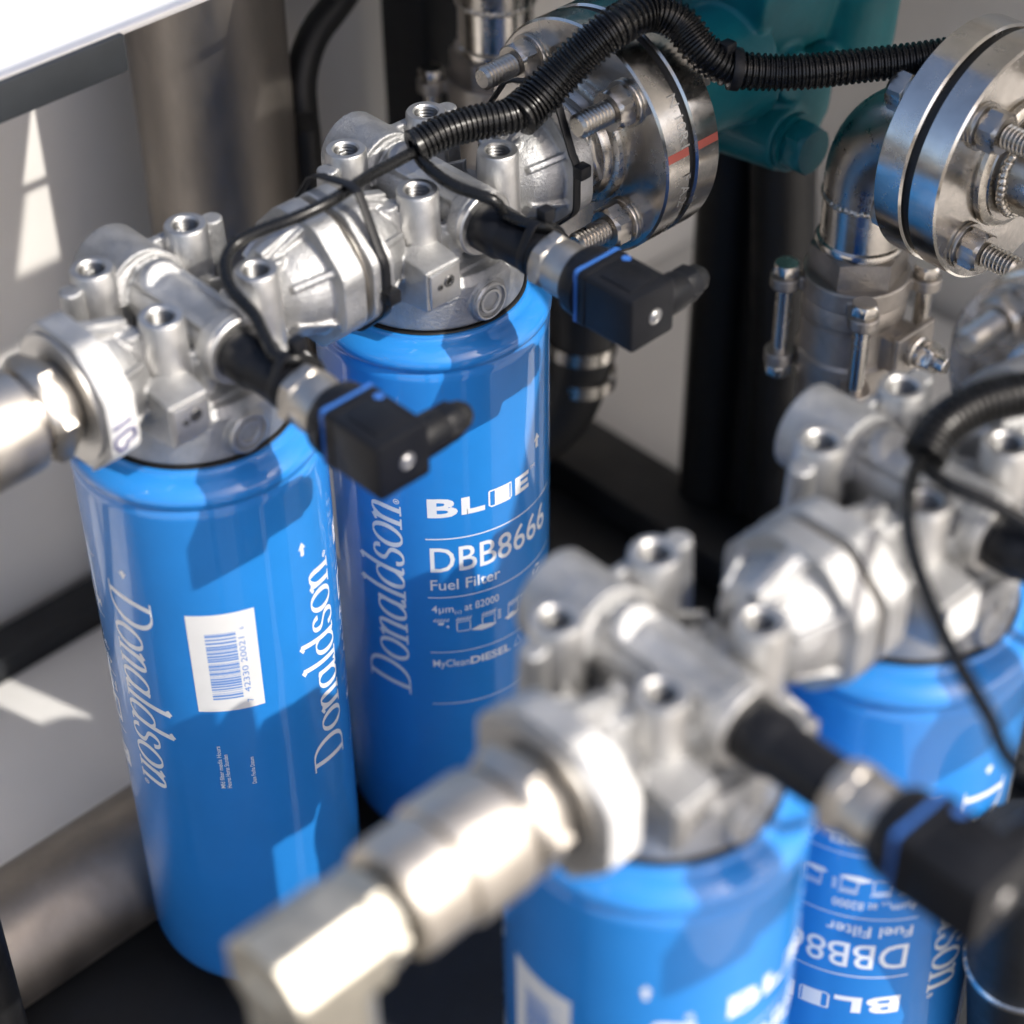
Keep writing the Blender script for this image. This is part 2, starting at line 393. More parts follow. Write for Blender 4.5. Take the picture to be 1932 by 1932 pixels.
# paper tags wrapped on the left flanges
def tape_tag(label, org, marks):
    t = thing('paper_tag', label, 'tag', org, 0, 'paper tags on the flanges')
    ap = 32.6
    pts = []
    for y,z in roundoct(ap+0.55,11,n=6):
        g = math.degrees(atan2(z-PZ,y-PY)) % 360
        if 118 < g < 250: pts.append((y,z))
    fine = []
    for a_, b_ in zip(pts, pts[1:]):
        for k in range(2): fine.append((a_[0]+(b_[0]-a_[0])*k/2, a_[1]+(b_[1]-a_[1])*k/2))
    pts = fine + [pts[-1]]
    b = B(); x0, x1 = -70.6, -56.6; n = len(pts); vs = []
    for i,(y,z) in enumerate(pts):
        w = 0.25*sin(i*1.7)
        vs += [(x0+w,y,z), (x1+w,y,z)]
    b.add(vs, [(2*i,2*i+1,2*i+3,2*i+2) for i in range(n-1)])
    o = obj('paper', b, paper, t, smooth=50)
    md = o.modifiers.new('t','SOLIDIFY'); md.thickness = 0.18*MM; md.offset = 1.0
    if marks:
        yf = PY - ap - 1.05
        def stroke(pl, k):
            bb = B(); bb.tube([(x,yf+.3,z) for x,z in pl], 0.95, 6); obj('pen_mark', bb, penm, o)
        stroke([(-69,-26.6), (-64,-25.6), (-59.6,-24.6)], 0)
        stroke([(-68.6,-31.6), (-61.6,-29.4), (-58.8,-30.2), (-58.8,-33.4), (-61.4,-35.0), (-62.8,-34.6), (-64.2,-37.4), (-67.2,-38.0), (-69.0,-35.4), (-68.6,-31.6)], 1)
    return t
tape_tag('white paper tag with 1B in blue pen, wrapped on the back row head', (0,0,0), True)
tape_tag('blank white paper tag wrapped on the front row head', ROW2, False)
st = thing('sticker', 'white square sticker on the front pad of the right edge head', 'sticker', ROW2+Vector((S,0,0)))
obj('paper', B().prism([(-44.2,-45.7),(-25.0,-45.7),(-25.0,-26.5),(-44.2,-26.5)], -54.6, -54.3, 'y'), paper, st)

# ------------------------------------------------------------------ filter canisters and their print
RC = 59.0
can_prof = [(30,-70.2), (44,-70.2), (47.2,-69.6), (48.6,-69.9), (49.0,-71.0), (49.6,-71.8), (52,-72.4), (55.5,-74.0), (58.6,-76.4),
            (59.9,-78.6), (60.0,-80.4), (59.4,-82.2), (58.4,-83.2), (57.9,-84.4), (58.3,-85.6), (59.0,-87.0), (RC,-90),
            (RC,-200), (RC,-320), (RC,-408), (58.2,-415), (56.2,-421), (53,-426), (48.5,-429.4), (43,-431), (30,-431.5), (0,-431.5)]
CAN = B().lathe(can_prof, (0,0,0), 'z', 128).mesh('can_body', 0, 50)

class Print:
    """flat artwork in (arc millimetres, z) wrapped on the can"""
    def __init__(s): s.v = []; s.f = []; s.h = []
    def add(s, vs, fs, h=0.06):
        o = len(s.v); s.v += vs; s.f += [tuple(i+o for i in f) for f in fs]; s.h += [h]*len(vs)
    def rect(s, a0, a1, b0, b1, h=0.06): s.add([(a0,b0),(a1,b0),(a1,b1),(a0,b1)], [(0,1,2,3)], h)
    def poly(s, pts, h=0.06): s.add(list(pts), [tuple(range(len(pts)))], h)
    def line(s, pts, w, h=0.06, wf=None, closed=False):
        n = len(pts); vs = []
        for i,(x,y) in enumerate(pts):
            a = pts[(i-1)%n] if (closed or i) else pts[0]; b = pts[(i+1)%n] if (closed or i < n-1) else pts[-1]
            tx, ty = b[0]-a[0], b[1]-a[1]; l = hypot(tx,ty) or 1; tx /= l; ty /= l
            ww = (wf(tx,ty,i/(n-1)) if wf else w)/2
            vs += [(x-ty*ww, y+tx*ww), (x+ty*ww, y-tx*ww)]
        s.add(vs, [(2*i,2*i+1,(2*i+3)%(2*n),(2*i+2)%(2*n)) for i in range(n if closed else n-1)], h)
    def merge(s, p, fn):
        s.add([fn(*q) for q in p.v], p.f); s.h[-len(p.h):] = list(p.h)
    def wrap(s, name, r=RC):
        bm = bmesh.new(); hl = bm.verts.layers.float.new('h'); vv = []
        for (x,y),h in zip(s.v, s.h):
            q = bm.verts.new((x,y,0)); q[hl] = h; vv.append(q)
        for f in s.f:
            try: bm.faces.new([vv[i] for i in f])
            except ValueError: pass
        xs = [p[0] for p in s.v]; k = math.floor(min(xs)/3)*3
        bmesh.ops.triangulate(bm, faces=[f for f in bm.faces if len(f.verts) > 4])
        while k < max(xs):
            bmesh.ops.bisect_plane(bm, geom=bm.verts[:]+bm.edges[:]+bm.faces[:], plane_co=(k,0,0), plane_no=(1,0,0)); k += 3
        for q in bm.verts:
            a = q.co.x/RC; R = r + q[hl]; q.co = Vector((R*cos(a)*MM, R*sin(a)*MM, q.co.y*MM))
        for f in bm.faces:
            f.normal_update(); c = f.calc_center_median()
            if f.normal.x*c.x + f.normal.y*c.y < 0: f.normal_flip()
        me = bpy.data.meshes.new(name); bm.to_mesh(me); bm.free(); me.shade_smooth(); return me

def font_polys(body, bold=0.0, shear=0.0):
    cu = bpy.data.curves.new('t','FONT'); cu.body = body; cu.size = 1; cu.offset = bold; cu.shear = shear; cu.resolution_u = 3
    o = bpy.data.objects.new('t', cu); COL.objects.link(o)
    dg = bpy.context.evaluated_depsgraph_get(); dg.update()
    me = bpy.data.meshes.new_from_object(o.evaluated_get(dg))
    vs = [(q.co.x,q.co.y) for q in me.vertices]; fs = [tuple(p.vertices) for p in me.polygons]
    bpy.data.objects.remove(o); bpy.data.meshes.remove(me); return vs, fs
CAPH = max(v[1] for v in font_polys('H')[0])
def text(P, body, x, y, cap, width=None, bold=0.0, shear=0.0, rot=0, h=0.06):
    vs, fs = font_polys(body, bold, shear); x0 = min(v[0] for v in vs); x1 = max(v[0] for v in vs)
    sy = cap/CAPH; sx = (width/(x1-x0)) if width else sy
    q = [((a-x0)*sx, b*sy) for a,b in vs]
    if rot == 90: q = [(-b, a) for a,b in q]
    if rot == -90: q = [(b, -a) for a,b in q]
    P.add([(a+x, b+y) for a,b in q], fs, h)

def bez(*p, n=14):
    out = []
    for i in range(n+1):
        t = i/n; u = 1-t
        out.append(tuple(u**3*p[0][k]+3*u*u*t*p[1][k]+3*u*t*t*p[2][k]+t**3*p[3][k] for k in (0,1)))
    return out
def ell(cx, cy, rx, ry, n=32): return [(cx+rx*cos(2*pi*i/n), cy+ry*sin(2*pi*i/n)) for i in range(n)]
GL = {
 'D': ([([(.30,0.0),(.30,1.5)],0), ([(.02,1.5),(.45,1.5)]+bez((.45,1.5),(1.42,1.56),(1.42,-.06),(.5,0.0),n=24)+[(.5,0.0),(.02,0.0)],0)], 1.42),
 'o': ([(ell(.42,.5,.36,.50),1)], .90),
 'n': ([([(.16,0),(.16,.96)],0), ([(-.04,.86),(.08,.93),(.16,.98)],0), (bez((.16,.62),(.24,.95),(.62,1.18),(.66,.70))+[(.66,.35),(.66,0)],0), ([(-.06,.0),(.36,.0)],0), ([(.48,.0),(.86,.0)],0)], .92),
 'a': ([(bez((.68,.80),(.50,1.10),(.04,1.00),(.05,.42),n=16)+bez((.05,.42),(.06,-.12),(.48,-.10),(.68,.30),n=14)[1:],0), ([(.70,.98),(.68,.5),(.67,.16)]+bez((.67,.16),(.68,-.04),(.80,-.02),(.92,.12),n=6)[1:],0)], .95),
 'l': ([([(.02,1.50),(.10,1.56),(.18,1.62)],0), ([(.18,1.60),(.17,.8),(.17,.0)],0), ([(-.05,.0),(.40,.0)],0)], .42),
 'd': ([(bez((.70,.80),(.50,1.10),(.04,1.00),(.05,.42),n=16)+bez((.05,.42),(.06,-.12),(.48,-.10),(.70,.30),n=14)[1:],0), ([(.54,1.50),(.64,1.56),(.72,1.62)],0), ([(.72,1.60),(.71,.8),(.71,.0)],0), ([(.71,.0),(.94,.02)],0)], .98),
 's': ([(bez((.56,.78),(.52,1.10),(.08,1.10),(.10,.74),n=12)+bez((.10,.74),(.12,.50),(.60,.54),(.60,.26),n=12)[1:]+bez((.60,.26),(.60,-.10),(.10,-.12),(.06,.24),n=12)[1:],0)], .72)}
def logo():
    P = Print(); x = 0.0; k = 0
    wf = lambda tx,ty,t: 0.055 + 0.13*abs(ty)**1.3
    for ch in 'Donaldson':
        for pl, closed in GL[ch][0]:
            dense = []
            if closed: dense = pl
            else:
                for a, b in zip(pl, pl[1:]):
                    for i in range(2): dense.append((a[0]+(b[0]-a[0])*i/2, a[1]+(b[1]-a[1])*i/2))
                dense.append(pl[-1])
            P.line([(x+a+0.20*b, b) for a,b in dense], 0, 0.05+0.012*(k%5), wf, closed); k += 1
        x += GL[ch][1]
    P.line(ell(x+.12,.12,.09,.09,16), .03, 0.06, None, True); P.rect(x+.09,x+.15,.07,.17,0.06)
    return P, x+.2
LOGO, LOGOW = logo()
def drop_arrow(cx, cz, s, flip=1):
    P = Print()
    P.poly([(cx-s*.5,cz+flip*s*.15),(cx,cz+flip*s),(cx+s*.5,cz+flip*s*.15)], .06)
    P.rect(cx-s*.22,cx+s*.22,cz-s*.75,cz+s*.12,.07); return P
def front_art():
    """the side with the part number; left edge at 0, design z"""
    P = Print(); D = 22.0
    z = lambda q: q + D
    # BLUE in heavy extended letters
    b0, b1 = z(-173.2), z(-162.0)
    text(P, 'B', 1.6, b0, b1-b0, 15.5, bold=0.035)
    P.rect(19,21.8,b0,b1); P.rect(21.8,31.5,b0,b0+3.2); P.rect(21.8,23.4,b0,b1)
    P.line([(34.0,b1-.4),(34.0,b0+1.6),(35.2,b0+.6),(46.6,b0+.6),(47.4,b0+1.6),(47.4,b1-.4),(34.0,b1-.4)], .9, .06); P.rect(37.2,46.2,b0+.4,b1-.6,.075)
    P.rect(50.2,54.0,b0,b1)
    for q in (0,.5,1): P.rect(54.0,60.5-(.8 if q == .5 else 0),b0+(b1-b0-2.6)*q,b0+(b1-b0-2.6)*q+2.6)
    text(P, 'TM', 61.6, b1-1.6, 2.4)
    P.rect(0,84,z(-188.4),z(-187.7))
    text(P, 'DBB8666', 2.0, z(-210.4), 16.2, 75, bold=.006)
    text(P, 'Fuel Filter', 1.6, z(-223.0), 7.0, 38, bold=.008)
    P.rect(0,84,z(-228.6),z(-228.0))
    text(P, '4\u00b5m', 1.6, z(-239.0), 5.0, 11.5, bold=.006); text(P, '(c)', 13.6, z(-240.4), 2.6); text(P, 'at \u00df2000', 19.0, z(-239.0), 5.0, 19.5, bold=.006)
    # fitting pictograms: sealing plate, canister, hand
    for i, u in enumerate((2,14,28,44)):
        t = z(-245); P.rect(u,u+8.5,t-.5,t,.06)
        for k in range(5): P.line([(u+.4+k*1.7,t),(u+1.8+k*1.7,t+1.6)], .5, .07)
        if i == 0: P.poly([(u+2.4,t-1.2),(u+6,t-1.2),(u+5.4,t-3),(u+3,t-3)]); P.poly([(u+6.6,t-4),(u+8.2,t-3.2),(u+8.4,t-5.5)])
        else:
            P.line([(u+.6,t-1.6),(u+.6,t-7.6),(u+1.2,t-8.3),(u+7.2,t-8.3),(u+7.8,t-7.6),(u+7.8,t-1.6),(u+.6,t-1.6)], .55, .06)
            if i > 1: P.poly([(u-6+4*(i==3),t-8.6),(u-1+4*(i==3),t-6.4),(u+5,t-7.4),(u+9,t-8.8),(u+6,t-10.2),(u,t-10.6)], .09)
        if i == 2:
            for k in range(4): P.rect(u+9.6,u+11.6,t-1.2-k*1.8,t-.4-k*1.8)
        if i == 3: text(P, '+\u00bd', u+9.5, t-2, 3.6, bold=.004)
    for k in range(3):
        a = 2*pi*k/3 + .5; P.line([(68+3*cos(a+q), z(-236)+3*sin(a+q)) for q in (0,.35,.7,1.05,1.4)], 1.5, .06)
    for k in range(4): P.rect(63,76-2*(k%2),z(-244-2.6*k),z(-242.9-2.6*k))
    P.rect(0,84,z(-268.2),z(-267.7))
    text(P, 'MyClean', 1.2, z(-278.6), 5.0, 19.6, bold=.006); text(P, 'DIESEL', 21.4, z(-278.6), 5.0, 24.0, bold=.03)
    P.line([(48.6,z(-278.4)),(53.6,z(-278.4)),(51.1,z(-271)),(48.6,z(-278.4))], .5, .06)
    P.rect(0,84,z(-307.0),z(-306.5))
    return P
A = RC*pi/180                                   # arc millimetres per degree
FRONT = front_art()
def all_art():
    up = Print(); sc = 138.0/LOGOW
    up.merge(LOGO, lambda x,y: (62.5*A - y*sc*0.98, -280.0 + x*sc))
    num = Print(); num.merge(FRONT, lambda x,y: (74.5*A + x, y))
    inv = lambda x,y: (2*3.5*A - x, -418 - y)
    out = []
    for P, nm in ((up,'printed_brand'), (num,'printed_panel')):
        Q = Print(); Q.merge(P, inv)
        out += [(nm,P), (nm,Q)]
    for th, zz, q, fl in ((44,-128,4.6,1), (141,-127,5.4,1), (-44.6,-128,4.6,-1)):
        Q = Print(); Q.merge(drop_arrow(0,0,q,fl), lambda x,y: (th*A+x, zz+y)); out.append(('printed_arrow', Q))
    sm = Print()
    text(sm, 'Mfd filter media Hours', -8.2*A, -263, 2.2, 30, rot=90, bold=.012); text(sm, 'Heures Horas Stunden', -5.2*A, -263, 2.2, 24, rot=90, bold=.012); text(sm, 'Date Fecha Datum', 6.8*A, -262, 2.0, 19, rot=90, bold=.012)
    out.append(('printed_note', sm))
    return [(nm, P.wrap(nm)) for nm, P in out]
ART = all_art()
def label_meshes():
    P = Print(); P.rect(-15.6*A,15.6*A,-209,-146.4,.10)
    bars = Print(); random.seed(12); zz = -201.0; x0, x1 = -8.0*A, 6.0*A
    while zz < -158:
        w = random.choice((.35,.35,.7,1.05,1.3)); bars.rect(x0,x1,zz,zz+w,.17); zz += w + random.choice((.35,.5,.7,1.1))
    dg = Print(); text(dg, '7', 10.4*A, -205.0, 2.9, rot=90, h=.17); text(dg, '42330 20021', 9.8*A, -198.5, 2.9, 36, rot=90, h=.17); text(dg, '6', 10.0*A, -157.6, 2.4, rot=90, h=.17)
    return P.wrap('label_paper'), bars.wrap('bars'), dg.wrap('digits')
LBL = label_meshes()
def can(label, org, ang, zoff, grp='blue fuel filter canisters'):
    t = thing('fuel_filter', label, 'fuel filter', Vector(org)+Vector((FC[0],FC[1],0)), rad(ang), grp)
    obj('can_body', CAN, blue, t)
    obj('gasket', GASK, blackr, t)
    for nm, me in ART:
        o = obj(nm, me, ink, t); o.location.z = zoff*MM
    p = obj('barcode_label', LBL[0], paper, t); p.location.z = zoff*MM
    obj('bars', LBL[1], barm, p); obj('digits', LBL[2], barm, p)
    return t
GASK = B().lathe([(40,-69.8),(47.0,-69.8),(47.6,-69.2),(47.0,-68.7),(40,-68.7)], (0,0,0), 'z', 72, close=True).mesh('gasket')
can('blue fuel filter canister with white barcode label, left of the back row', (0,0,0), -123.5, 0)
can('blue fuel filter canister showing DBB8666 Fuel Filter print, back row', (S,0,0), 147.0, -22)
can('blurred blue fuel filter canister in front, cut by the bottom edge', ROW2, 177.0, 0)
can('blurred blue fuel filter canister at the right with upside down print', ROW2+Vector((S,0,0)), -51.5, 0)

# ------------------------------------------------------------------ pressure sensors with square connectors
def rrect(cx, cz, w, h, r, n=5):
    out = []
    for sx, sz, a0 in ((1,1,0), (-1,1,pi/2), (-1,-1,pi), (1,-1,3*pi/2)):
        for i in range(n+1):
            a = a0 + pi/2*i/n; out.append((cx+sx*(w/2-r)+r*cos(a), cz+sz*(h/2-r)+r*sin(a)))
    return out
def sensor(label, org):
    """local origin: centre of the seat; the sensor points along -y"""
    t = thing('pressure_sensor', label, 'sensor', Vector(org)+Vector((0,-44,-22)), 0, 'pressure sensors on the filter heads')
    obj('sleeve', B().lathe([(0,0.2),(11.8,0.2),(12.6,-1.2),(12.4,-13),(11.4,-15),(11.0,-17),(10.8,-36),(10.2,-40),(9.6,-41),(0,-41)], (0,0,0), 'y', 36), blackp, t)
    c = obj('collar', B().lathe([(0,-49),(12.9,-49),(13.1,-50),(13.1,-58),(12.4,-61),(12.4,-62.5),(0,-62.5)], (0,0,0), 'y', 40), nickel, t)
    obj('hexagon', B().hexn((0,-40.6,0), (0,-49.2,0), 25.4, 1.1, a0=0.3), nickel, c)
    obj('cap', B().lathe([(0,-61),(11,-61),(14.4,-62.2),(16.4,-65),(17.0,-69),(17.0,-72.4),(0,-72.4)], (0,0,0.4), 'y', 40), blackp, t)
    obj('gasket', B().prism(rrect(0,1.0,28.6,28.6,2.5), -74.2, -72.2, 'y'), gasketm, t)
    con = obj('connector', B().prism(rrect(0,1.0,27.4,27.4,2.2), -107.5, -74.1, 'y'), blackp, t, 0.9)
    obj('skirt', B().prism(rrect(0,1.0,28.2,28.2,2.4), -79.0, -74.15, 'y'), blackp, con, 0.5)
    obj('cover_rib', B().box(-8.5,8.5,-102,-83,14.4,15.3), blackp, con, 0.4)
    obj('screw', B().lathe([(0,-107.2),(3.9,-107.2),(3.9,-107.9),(3.1,-107.9),(2.9,-107.6),(2.6,-108.0),(2.0,-108.4),(0,-108.4)], (1.5,0,0.5), 'y', 20), mach, con)
    obj('index_mark', B().lathe([(0,0),(2.2,0),(2.2,0.5),(0,0.5)], (9.6,-81.6,14.7), 'z', 16), gasketm, con)
    g = obj('cable_gland', B().lathe([(0,12),(9.2,12),(9.4,14),(9.0,26),(8.4,28),(0,28)], (0,-98,-1.5), 'x', 28), blackp, t)
    obj('gland_nut', B().hexn((26,-98,-1.5), (36,-98,-1.5), 15.5, 1.2), blackp, g)
    obj('gland_seal', B().lathe([(0,35.5),(7.0,35.5),(6.4,40),(4.2,43),(0,43)], (0,-98,-1.5), 'x', 24), blackr, g)
    return t
sens1 = sensor('black pressure sensor overlapping both back row blue canisters', (0,0,0))
sens2 = dup(sens1, Vector((S,-44,-22)), 'black pressure sensor below the bolted flange, pointing at the dark gap')
sens3 = dup(sens1, ROW2+Vector((0,-44,-22)), 'blurred black pressure sensor in the lower right foreground')
sens4 = dup(sens1, ROW2+Vector((S,-44,-22)), 'black pressure sensor on the right edge head, mostly cut off')

# ------------------------------------------------------------------ inlet couplings on the left
def coupling(label, org):
    t = thing('pipe_coupling', label, 'coupling', Vector(org)+Vector((-72.5,PY,PZ)), 0, 'inlet couplings')
    obj('thread', B().lathe([(0,0.4),(17,0.4),(17.6,-0.6),(17,-1.4),(17.6,-2.2),(17,-3),(17,-4),(0,-4)], (0,0,0), 'x', 40), nickel, t)
    obj('hex_nut', B().hexn((-3.4,0,0), (-16,0,0), 43, 2.4, a0=0.15), nickel, t)
    obj('neck', B().cyl((-15.5,0,0), (-20,0,0), 18.5, n=40), steelb, t)
    obj('sleeve', B().lathe([(0,-19.2),(21,-19.2),(23.2,-21),(23.6,-24),(23.6,-43),(22.6,-45.5),(20,-46.4),(0,-46.4)], (0,0,0), 'x', 48), nickel, t)
    obj('sleeve', B().lathe([(0,-46.2),(20.4,-46.2),(21.6,-47.6),(21.6,-64),(20.6,-67),(18,-68),(0,-68)], (0,0,0), 'x', 48), nickel, t)
    obj('neck', B().cyl((-67.5,0,0), (-71.6,0,0), 15.2, n=40), blackr, t)
    obj('end_nut', B().hexn((-71,0,0), (-82,0,0), 33, 1.8, a0=0.2), zinc, t)
    b = B(); oc = octagon(19.0,0,0)
    b.prism(oc, -118, -81, 'x')
    b.prism([(-100+x*1.02,y) for x,y in octagon(19.2,0,0)], -46, 2, 'z')
    e = obj('elbow', remesh(b, 0.8, 9), zinc, t)
    obj('outlet_nut', B().hexn((-100,0,-44), (-100,0,-64), 42, 2), zinc, e)
    obj('riser_pipe', B().cyl((-100,0,-63), (-100,0,-440+PZ*-1-10), 15, n=32), blackr, t)
    return t
cp1 = coupling('nickel pipe coupling on the left edge, beside the 1B tag', (0,0,0))
cp2 = dup(cp1, ROW2+Vector((-72.5,PY,PZ)), 'large blurred nickel coupling and elbow in the foreground')

# ------------------------------------------------------------------ outlet nipples and bolted flange joints
def nipple(label, org):
    t = thing('hex_nipple', label, 'nipple', Vector(org)+Vector((72.5,PY,PZ)), 0, 'outlet nipples')
    pf = [(0,-0.5)]; x = -0.5
    for k in range(4): pf += [(24.5,x), (25.2,x+.7)]; x += 1.4
    obj('thread', B().lathe(pf+[(24.5,x),(0,x)], (0,0,0), 'x', 48), steel, t)
    obj('hexagon', B().hexn((4.6,0,0), (11.6,0,0), 50, 1.5, a0=0.25), steelb, t)
    pf = [(0,11)]; x = 11
    for k in range(4): pf += [(23.2,x), (24.0,x+.7)]; x += 1.4
    obj('thread', B().lathe(pf+[(23.0,x),(0,x)], (0,0,0), 'x', 48), steel, t)
    return t
np1 = nipple('stainless hex nipple between the back row head and the bolted flange', (S,0,0))
np2 = dup(np1, ROW2+Vector((S+72.5,PY,PZ)), 'stainless hex nipple of the front row outlet, at the right edge')
def stud_mesh(L):
    pf = [(0,0), (4.6,0), (5.4,0.8)]; x = 0.9
    while x < L-1.2: pf += [(6.2,x+.5), (6.2,x+.8), (4.8,x+1.8)]; x += 2.3
    pf += [(5.4,L-.7), (4.6,L), (0,L)]
    return B().lathe(pf, (0,0,0), 'x', 22).mesh('stud', 0, 20)
FL_T, FL_G = 16.5, 4.5
STUD = stud_mesh(86); NUT = B().hexn((0,0,0), (11,0,0), 19.6, 1.3).mesh('nut', 0, 25)
WASH = B().lathe([(6.2,0),(11.8,0),(12.0,.3),(12.0,2.2),(11.8,2.5),(6.2,2.5)], (0,0,0), 'x', 36, close=True).mesh('washer')
def flange_joint(label, org, rz, hub, stamped, lead=34):
    """near face at local x=0, joint runs to +x"""
    t = thing('flange_joint', label, 'flange', org, rz, 'bolted flange joints'); R = 62.0
    def disc(x0): return B().lathe([(20,x0),(R-1.2,x0),(R,x0+1.0),(R,x0+FL_T-1.0),(R-1.2,x0+FL_T),(20,x0+FL_T)], (0,0,0), 'x', 128, close=True)
    f1 = obj('flange', disc(0), steel, t, smooth=30)
    obj('gasket', B().lathe([(20,FL_T+.02),(R-3.0,FL_T+.02),(R-3.0,FL_T+FL_G-.02),(20,FL_T+FL_G-.02)], (0,0,0), 'x', 96, close=True), blackr, t)
    f2 = obj('flange', disc(FL_T+FL_G), steel, t, smooth=30)
    for w in (0.6, -0.6):
        pass
    obj('weld_ring', B().lathe([(26,1.0),(32.0,1.0),(33.4,-1.2),(33.0,-3.6),(30.8,-5.0),(28,-5.2),(26,-4.8)], (0,0,0), 'x', 72, close=True), weld, t)
    obj('hub', B().lathe([(16,2),(29.6,2),(29.6,hub+2),(28.4,hub),(16,hub)], (0,0,0), 'x', 64, close=True), steelb, t)
    a = 33.0
    for i, (sy, sz) in enumerate(((1,1), (-1,1), (-1,-1), (1,-1))):
        s = obj('stud', STUD, steelb, t); s.location = Vector((-lead, sy*a, sz*a))*MM
        for x in (-13.4, 2*FL_T+FL_G+2.4):
            q = obj('nut', NUT, steelb, s); q.location = Vector((x+lead,0,0))*MM; q.rotation_euler = (0.4+i*1.1,0,0)
        for x in (-2.45, 2*FL_T+FL_G-.05):
            q = obj('washer', WASH, steelb, s); q.location = Vector((x+lead,0,0))*MM
    if stamped:
        for x0, body, a0 in ((4.5,'N 10R1',-38), (4.5,'F A.2',0), (FL_T+FL_G+4.5,'10R1',-58)):
            P = Print(); text(P, body, 0, 0, 6.0, rot=0)
            me = P.wrap('stamp', R); me.transform(Matrix.Rotation(rad(90),4,'Y')); o = obj('stamped_mark', me, mach, f1 if x0 < FL_T else f2)
            o.location.x = (x0+6)*MM; o.rotation_euler = (rad(a0-90),0,0)
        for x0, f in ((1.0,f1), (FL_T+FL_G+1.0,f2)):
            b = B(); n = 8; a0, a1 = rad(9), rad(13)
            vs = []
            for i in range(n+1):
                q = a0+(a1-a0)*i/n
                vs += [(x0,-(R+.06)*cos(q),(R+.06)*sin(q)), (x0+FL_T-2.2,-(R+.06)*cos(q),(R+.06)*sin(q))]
            b.add(vs, [(2*i,2*i+1,2*i+3,2*i+2) for i in range(n)]); obj('red_rim_mark', b, redmark, f)  # narrow red band on each flange rim
    return t
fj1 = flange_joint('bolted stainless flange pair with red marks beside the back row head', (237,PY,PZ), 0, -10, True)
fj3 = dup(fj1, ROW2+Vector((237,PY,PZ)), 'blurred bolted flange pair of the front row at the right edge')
fj2 = flange_joint('bolted stainless flange pair facing right, in the top right corner', (371,-181,-24), rad(90), -6, False, 32)
# pipe leaving the right-hand flange
t = thing('welded_pipe', 'stainless pipe welded to the flange in the top right corner', 'pipe', (371,-181,-24))
obj('tube', B().cyl((0,-2,0), (0,-330,0), 22.5, n=56), steelb, t)
pts = []
b = B().tube([(23.2*cos(2*pi*k/220),-9.5+0.35*sin(2*pi*k/220*37),23.2*sin(2*pi*k/220)) for k in range(220)], 2.4, 10, rf=lambda i: 2.3+0.35*sin(2*pi*i/220*46), closed=True)
obj('weld_bead', b, weld, t, smooth=80)
for k, (z0, s_) in enumerate(((3.0,'ASTM'), (-3.0,'316L'))):
    P = Print(); text(P, s_, 0, 0, 4.0); me = P.wrap('p', 22.5); me.transform(Matrix.Rotation(rad(90),4,'X'))
    o = obj('stamp_print', me, printm, t); o.location = Vector((0,-40-7*k,0))*MM; o.rotation_euler = (0, rad(90+28), 0)

# ------------------------------------------------------------------ elbows and three-piece valves
def elbow(label, org):
    """origin: centre of the vertical leg under the bend, mouth towards -y"""
    t = thing('pipe_elbow', label, 'elbow', org, 0, 'stainless elbows')
    R = 46; r = 22.8
    path = [(0, -R-4, R)] + [(0, -R+R*sin(a), R*cos(a)) for a in [pi/2*i/18 for i in range(19)]] + [(0,0,-9)]
    e = obj('bend', B().tube(path, r, 48), steelb, t, smooth=60)
    obj('tail', B().lathe([(0,-9),(22.4,-9),(22.4,-34),(24,-35),(24.6,-37),(24,-39),(0,-39)], (0,0,0), 'z', 56), steel, t)
    b = B().tube([(22.0*cos(2*pi*k/220),22.0*sin(2*pi*k/220),-9.0+0.3*sin(2*pi*k/220*29)) for k in range(220)], 1.9, 10, rf=lambda i: 1.8+0.28*sin(2*pi*i/220*44), closed=True)
    obj('weld_bead', b, weld, t, smooth=80)
    for k, s_ in enumerate(('ELBOW', '90 LR', '316L')):
        P = Print(); text(P, s_, 0, 0, 3.4, 17); me = P.wrap('p', r)
        o = obj('stamp_print', me, printm, e); o.location.z = (2.5-5.0*k)*MM; o.rotation_euler = (0,0,rad(-152))
    return t
